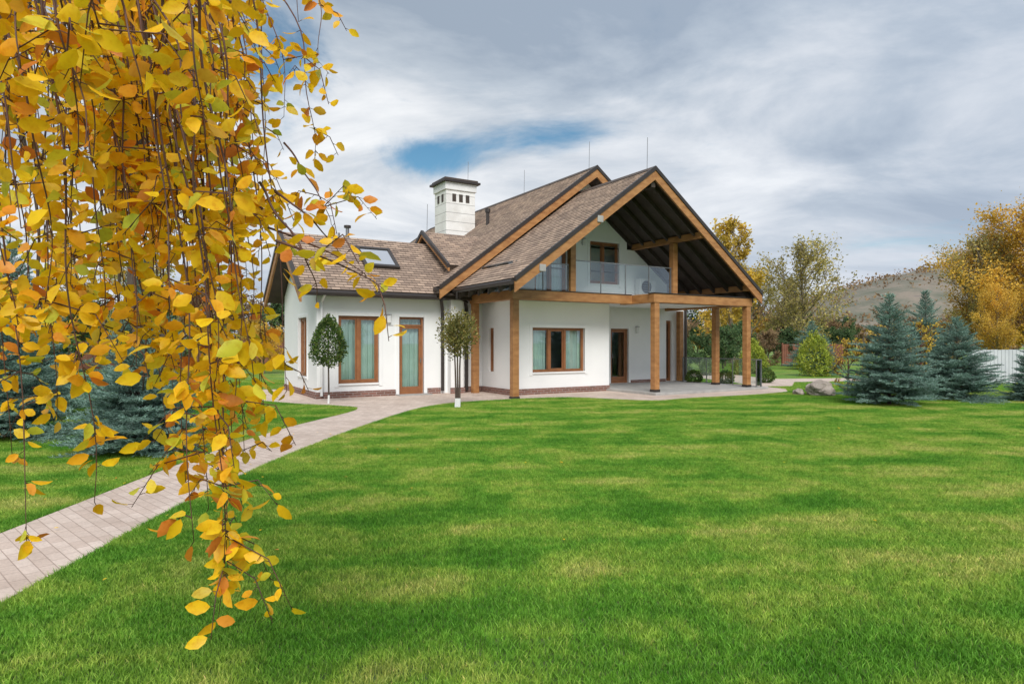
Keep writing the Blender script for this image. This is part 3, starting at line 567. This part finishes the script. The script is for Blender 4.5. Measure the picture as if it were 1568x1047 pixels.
# ------------------------------------------------------------------ small trees & shrubs
def ball(name,a,b,n,ls,mat,trunk=None,seed=0,zc=0,white=False,taper=0,rag=.16,inner=.72,stems=1):
    mb=MB(); u=rng.normal(size=(n,3)); u/=np.linalg.norm(u,axis=1,keepdims=True)
    nz=np.array([mathutils.noise.noise(Vector(q)*2.2+Vector((seed*7,0,0))) for q in u.tolist()])+.6*np.array([mathutils.noise.noise(Vector(q)*5+Vector((seed*3,0,0))) for q in u.tolist()])
    r=(1+rag*nz)*rng.uniform(inner,1.06,n); pos=u*r[:,None]; tz=pos[:,2].copy(); pos[:,:2]*=(1-taper*tz)[:,None]; pos=pos*np.array([a,a,b])+np.array([0,0,zc])
    if trunk:
        rr=random.Random(seed)
        for k in range(stems):
            ox=(k-(stems-1)/2)*.045
            mb.tube([(ox,0,0),(ox+.01,0,.25)],[.03,.026],8,2 if white else 0); mb.tube([(ox+.01,0,.25),(ox*1.2,.02*k,trunk*.5),(ox*2.2,.01,trunk)],[.024,.02,.012],8,0)
        for i in range(18):
            az=rr.uniform(0,6.28); e=rr.uniform(.5,1.35); zb=zc-b*.85+.07*i*b; mb.tube([(0,0,zb),(math.cos(az)*a*.9*math.cos(e),math.sin(az)*a*.9*math.cos(e),zb+a*.9*math.sin(e))],[.01,.003],4,0)
    mb.bulk(cards(pos,rng.uniform(.6,1.3,n)*ls,T4,u+np.array([0,0,.6]),.8),F4,1)
    return mb.make(name,[M['bark'],M[mat],M['whitemetal']])
o=ball('small_leafy_tree',.44,.58,4300,.06,'topiary2',2.0,1,1.84,True,taper=-.05,rag=.42,inner=.3,stems=3); o.location=(-1.36,15.75,0)
o=ball('clipped_evergreen_tree',.40,.66,6500,.055,'topiary',2.2,2,1.66,True,taper=.42,rag=.2); o.location=(-4.85,16.7,0)
for i,(x,y,r) in enumerate([(7.05,24.5,.3),(8.35,24.7,.3),(10.2,25.4,.33),(13,33.5,.5),(6.9,28.5,.4),(9.6,31,.4),(8.2,30,.35),(11.4,31.5,.45)]):
    o=ball('boxwood_ball_shrub',r,r*.9,1800,.06,'topiary',None,5+i,r*.85); o.location=(x,y,0)
for x,y,r in [(14.6,30.5,.72),(12.6,33,.6)]:
    o=ball('golden_thuja_shrub',r,r*1.45,4800,.09,'lime',None,int(x),r*1.35,taper=.4,rag=.35); o.location=(x,y,0)
ys_=deciduous('yellow_leaf_shrub',2.6,1.1,900,.085,'yel',bark='twig',seed=41,density=.6,low=.08,up=1.2); ys_.location=(10.7,18.6,0); ys_.scale=(.9,.9,.85)
dup(ys_,'yellow_leaf_shrub',(11.6,17.9,0),.9,2.0); dup(ys_,'yellow_leaf_shrub',(10.2,19.2,0),.7,4.0)
bm=bmesh.new(); bmesh.ops.create_icosphere(bm,subdivisions=4,radius=1)
for q in bm.verts:
    n=mathutils.noise.noise(q.co*1.3)*.35+mathutils.noise.noise(q.co*4)*.1; q.co*=1+n; q.co.x*=.42; q.co.y*=.33; q.co.z*=.28
me=bpy.data.meshes.new('boulder'); bm.to_mesh(me); bm.free(); me.materials.append(M['rock']); o=bpy.data.objects.new('boulder',me); COL.objects.link(o); o.location=(9.45,19.3,.2)
q=bpy.data.objects.new('boulder',me); COL.objects.link(q); q.location=(8.9,19.6,.08); q.scale=(.4,.5,.45)
# ------------------------------------------------------------------ foreground weeping tree
mb=MB(); rd=random.Random(12)
TR=(-6.15,10.4)
mb.tube(smooth([(TR[0],TR[1],0),(TR[0]+.15,TR[1]-.1,1.2),(TR[0]-.05,TR[1]-.1,2.4),(TR[0]+.1,TR[1]-.2,3.9)],5),[.10-.003*i for i in range(16)],9,0)
mb.tube(smooth([(TR[0]+.3,TR[1]+.1,0),(TR[0]+.38,TR[1]+.1,1.5),(TR[0]+.1,TR[1],3.4)],6),[.055-.0015*i for i in range(13)],8,0)
for ex,ey,ez in [(-1.2,1.7,3.6),(-2.2,1.6,3.3),(-.9,2.6,4.1),(-2.6,3.0,4.4),(-3.8,3.0,4.2),(-1.7,3.6,4.8),(-3.6,4.6,5.0)]:
    a=(TR[0]+.1,TR[1]-.2,3.7); m=((a[0]+ex)/2+rd.uniform(-.3,.3),(a[1]+ey)/2,max(ez,3.8)+rd.uniform(2.2,2.8)); pts=smooth([a,m,(ex,ey,ez)],8)
    mb.tube(pts,[.06*(1-i/len(pts))+.01 for i in range(len(pts))],7,0)
LP=[];LD=[];LS=[]
XR=[(-200,250),(0,320),(100,370),(200,418),(300,445),(400,470),(460,475),(500,450),(560,440),(620,380),(700,365),(960,345)]
def edge_x(py): return float(np.interp(py,[a for a,b in XR],[b for a,b in XR]))
def addleaf(p,lf,dn=-.6):
    az=rd.uniform(0,6.283); dv=Vector((math.cos(az),math.sin(az)*.8,rd.uniform(-1.2,.5))).normalized(); pe=p+dv*rd.uniform(.008,.018)
    mb.tube([p,pe],[.0012,.0009],3,1); LP.append(pe); LD.append(dv); LS.append(rd.choice([rd.uniform(.028,.045),rd.uniform(.042,.064),rd.uniform(.042,.064)])*lf)
def strand(px1,py1,D,dx=None,top=-220,dens=1.0,r=.0028,lf=1.0,twigs=True,pw=1.8,mt=1):
    px0=px1-(dx if dx is not None else rd.uniform(20,190)); n=24; pts=[]; dz=rd.uniform(-.25,.25)*min(D,3)*.5
    w1=rd.uniform(0,6);w2=rd.uniform(0,6);amp=rd.uniform(8,30)*min(1,(py1-top)/500)
    for i in range(n+1):
        s=i/n; px=px0+(px1-px0)*(1-(1-s)**pw)+amp*math.sin(w1+s*5.5)*s*(1.2-s)*1.6+amp*.3*math.sin(w2+s*15); py=top+(py1-top)*s; d=D+dz*(1-s)+.04*math.sin(w2+s*7)
        pts.append(Vector(((px-784)/968*d,d,1.65-(py-525)/968*d)))
    mb.tube(pts,[r*(1.5-1.15*i/n) for i in range(n+1)],5,mt)
    ln=sum((pts[i+1]-pts[i]).length for i in range(n)); nleaf=int(ln/.034*dens)
    nodes=[rd.random()**.7*n for _ in range(max(3,nleaf//3))]
    for k in range(nleaf):
        s=min(n-.001,max(0,rd.choice(nodes)+rd.gauss(0,.18))); j=min(int(s),n-1); p=pts[j].lerp(pts[j+1],s-j)
        if twigs and rd.random()<.13:
            az=rd.uniform(0,6.283); dv=Vector((math.cos(az)*1.0,math.sin(az)*.6,rd.uniform(-.7,.5))).normalized()
            l=rd.uniform(.08,.30); m1=p+dv*l*.45; e=m1+dv*l*.25+Vector((0,0,-.35*l)); mb.tube([p,m1,e],[.002,.0017,.001],4,1)
            nn=int(l/.03)
            for w in range(nn):
                t=(w+.7)/nn; q=p.lerp(m1,t*2) if t<.5 else m1.lerp(e,min(1,t*2-1)); addleaf(q,lf)
        else: addleaf(p,lf)
    if dens>0.2: addleaf(pts[-1],lf)
    return pts
for i in range(84):
    D=[rd.uniform(2.0,3.4),rd.uniform(1.3,2.1),rd.uniform(1.6,2.5)][i%3]
    py1=rd.choice([rd.uniform(120,400),rd.uniform(300,600),rd.uniform(430,600)])
    ex=edge_x(py1)-20; u=rd.random()**.70; px1=-120+(ex+110)*u
    strand(px1,py1,D,dens=.92)
for i in range(13):
    strand(rd.uniform(-60,330),rd.uniform(60,260),rd.uniform(1.1,1.5),dens=1.0)
for px,py,D in [(335,945,1.7),(350,880,1.8),(300,830,1.6),(372,690,1.9),(285,740,1.9),(340,800,2.2),(255,690,2.1),(140,770,1.6),(40,835,1.8),(15,700,2.0),(75,640,2.0),(360,640,1.7),(320,690,2.2),(470,240,2.2),(435,180,2.4),(440,600,1.9),(410,640,2.0),(345,900,1.75),(330,860,1.65),(315,780,1.8),(350,760,1.9)]:
    strand(px,py,D,dx=rd.uniform(60,190),dens=.95)
for px,py,D,dx,top in [(592,450,1.8,170,370),(560,425,1.9,150,350),(525,400,2.1,110,290),(505,345,2.2,70,220),(485,460,1.8,90,280)]:
    strand(px,py,D,dx=dx,top=top,dens=.8,pw=1.4)
strand(486,85,2.2,dx=60,dens=.7); strand(455,35,2.2,dx=50,dens=.5); strand(380,20,2.0,dx=60,dens=.6)
for px0,px1,py1,D,r in [(150,235,520,3.4,.014),(215,262,430,3.0,.012),(120,190,560,3.8,.016),(60,120,450,3.0,.011),(250,330,500,2.6,.007),(190,215,600,3.8,.013),(20,60,520,2.8,.010),(260,300,330,2.8,.010),(90,170,380,2.4,.009)]:
    strand(px1,py1,D,dx=px1-px0,dens=.1,r=r,twigs=True,mt=0)
for i in range(45):
    strand(rd.uniform(-30,360),rd.uniform(180,560),rd.uniform(2.2,3.8),dx=rd.uniform(-60,150),dens=.06,r=.0036,mt=0)
TL=np.array([[0,0,0],[.3,0,.02],[.65,0,.0],[1,0,-.10],[.16,.19,.06],[.48,.30,.09],[.82,.17,.01],[.16,-.19,.05],[.48,-.30,.06],[.82,-.17,.0]])
FL=[(0,1,4),(1,2,5,4),(2,3,6,5),(0,7,1),(1,7,8,2),(2,8,9,3)]
LPn=np.array([tuple(p) for p in LP]);LDn=np.array([tuple(p) for p in LD]);LSn=np.array(LS)
mb.bulk(cards(LPn,LSn,TL,LDn,.25),FL,2)
wt=mb.make('weeping_autumn_tree',[M['bark'],M['twig'],M['fleaf']],smooth=True)
n=110; pos=np.stack([rng.uniform(-9,12,n),rng.uniform(3,18,n),np.full(n,.05)],1); pos[:70,0]=rng.uniform(-8,-1.5,70); pos[:70,1]=rng.uniform(4,13,70)
mb=MB(); Rr=rotmats(n,np.stack([rng.normal(size=n),rng.normal(size=n),np.zeros(n)],1),.1); 
Rr[:,1]=np.cross(np.array([0,0,1.]),Rr[:,0]); Rr[:,2]=np.cross(Rr[:,0],Rr[:,1])
mb.bulk(pos[:,None,:]+np.einsum('kj,njm->nkm',TL,Rr)*rng.uniform(.03,.05,n).reshape(-1,1,1),FL); mb.make('fallen_leaves',M['fleaf'])
# ------------------------------------------------------------------ world
el=math.radians(43); sd=Vector((.10,-.99,0)).normalized(); sdir=Vector((sd.x*math.cos(el),sd.y*math.cos(el),math.sin(el)))
wd=bpy.data.worlds.new('World'); scene.world=wd; wd.use_nodes=True; nt=wd.node_tree; bg=nt.nodes['Background']
sky=N(nt,'ShaderNodeTexSky'); sky.sky_type='NISHITA'; sky.sun_disc=False; sky.sun_elevation=el; sky.sun_rotation=math.atan2(sd.x,sd.y); sky.air_density=1.0; sky.dust_density=.6; sky.ozone_density=1.2
tc=N(nt,'ShaderNodeTexCoord'); sp=N(nt,'ShaderNodeSeparateXYZ'); L(nt,tc.outputs['Generated'],sp.inputs[0])
def mth(op,a,b=None,c=None,clamp=False):
    n=N(nt,'ShaderNodeMath',operation=op); n.use_clamp=clamp
    for i,x in enumerate((a,b,c)):
        if x is None: continue
        if hasattr(x,'links'): L(nt,x,n.inputs[i])
        else: n.inputs[i].default_value=x
    return n.outputs[0]
zz=mth('ADD',mth('MAXIMUM',sp.outputs[2],0.0),.22)
cx=mth('DIVIDE',sp.outputs[0],zz); cy=mth('DIVIDE',sp.outputs[1],zz)
cb=N(nt,'ShaderNodeCombineXYZ'); L(nt,cx,cb.inputs[0]); L(nt,cy,cb.inputs[1])
n1=noise(nt,cb.outputs[0],1.5,10,.62,.4); mp=N(nt,'ShaderNodeMapping'); mp.inputs['Location'].default_value=(5.2,1.7,0); mp.inputs['Rotation'].default_value=(0,0,.5); mp.inputs['Scale'].default_value=(.8,1.2,1); L(nt,cb.outputs[0],mp.inputs[0])
n2=noise(nt,mp.outputs[0],1.25,9,.58,.5)
rx_=mth('DIVIDE',sp.outputs[0],mth('MAXIMUM',sp.outputs[1],.05)); rz_=mth('DIVIDE',sp.outputs[2],mth('MAXIMUM',sp.outputs[1],.05))
def lobe(x,z,rx,rz,amp):
    a=mth('DIVIDE',mth('SUBTRACT',rx_,x),rx); b=mth('DIVIDE',mth('SUBTRACT',rz_,z),rz)
    q=mth('ADD',mth('MULTIPLY',a,a),mth('MULTIPLY',b,b)); return mth('MULTIPLY',mth('POWER',2.718,mth('MULTIPLY',q,-1.0)),amp)
cov=mth('ADD',mth('MULTIPLY',n1,1.15),.17)
for a in [(-.13,.29,.11,.035,.36),(.07,.325,.14,.04,.34),(-.38,.43,.09,.13,.36),(-.45,.25,.06,.1,.12)]: cov=mth('SUBTRACT',cov,lobe(*a))
mask=N(nt,'ShaderNodeMapRange'); mask.interpolation_type='SMOOTHSTEP'; mask.inputs['From Min'].default_value=.34; mask.inputs['From Max'].default_value=.66; L(nt,cov,mask.inputs['Value'])
bright=mth('ADD',n2,lobe(-.25,.25,.22,.14,.14)); bright=mth('ADD',bright,lobe(.02,.22,.3,.10,.06)); bright=mth('ADD',bright,lobe(.1,.42,.25,.08,.06)); bright=mth('SUBTRACT',bright,lobe(.0,.60,.6,.12,.08))
cc=ramp(nt,bright,[(.36,(2.9,3.5,4.3)),(.48,(4.5,5.05,5.7)),(.57,(6.4,6.7,7.1)),(.70,(8.6,8.7,8.8))])
dk=mth('MULTIPLY',mth('ADD',mth('MULTIPLY',sp.outputs[0],.6),mth('MULTIPLY',sp.outputs[2],.25),None,True),.9)
cc=mix(nt,dk,cc,(3.4,4.2,5.5))
sk=mix(nt,1.0,sky.outputs[0],(.55,.85,.88),'MULTIPLY')
col=mix(nt,mask.outputs[0],sk,cc)
hz=mth('MULTIPLY',mth('POWER',mth('SUBTRACT',1.0,mth('MINIMUM',mth('MAXIMUM',mth('MULTIPLY',sp.outputs[2],3.2),0.0),1.0)),2.0),.65)
col=mix(nt,hz,col,(5.3,5.8,6.6)); L(nt,col,bg.inputs[0]); bg.inputs[1].default_value=.12
sun=bpy.data.lights.new('sun','SUN'); sun.energy=3.4; sun.angle=math.radians(32); sun.color=(1,.965,.91)
so=bpy.data.objects.new('sun',sun); COL.objects.link(so); so.rotation_euler=(-sdir).to_track_quat('-Z','Y').to_euler()
cam=bpy.data.cameras.new('camera'); co=bpy.data.objects.new('camera',cam); COL.objects.link(co); co.location=(0,0,1.65); co.rotation_euler=(math.radians(90),0,0)
cam.lens=22.22; cam.sensor_width=36; cam.clip_end=3000; cam.clip_start=.05; scene.camera=co
scene.view_settings.view_transform='Standard'; scene.view_settings.look='None'; scene.view_settings.exposure=0
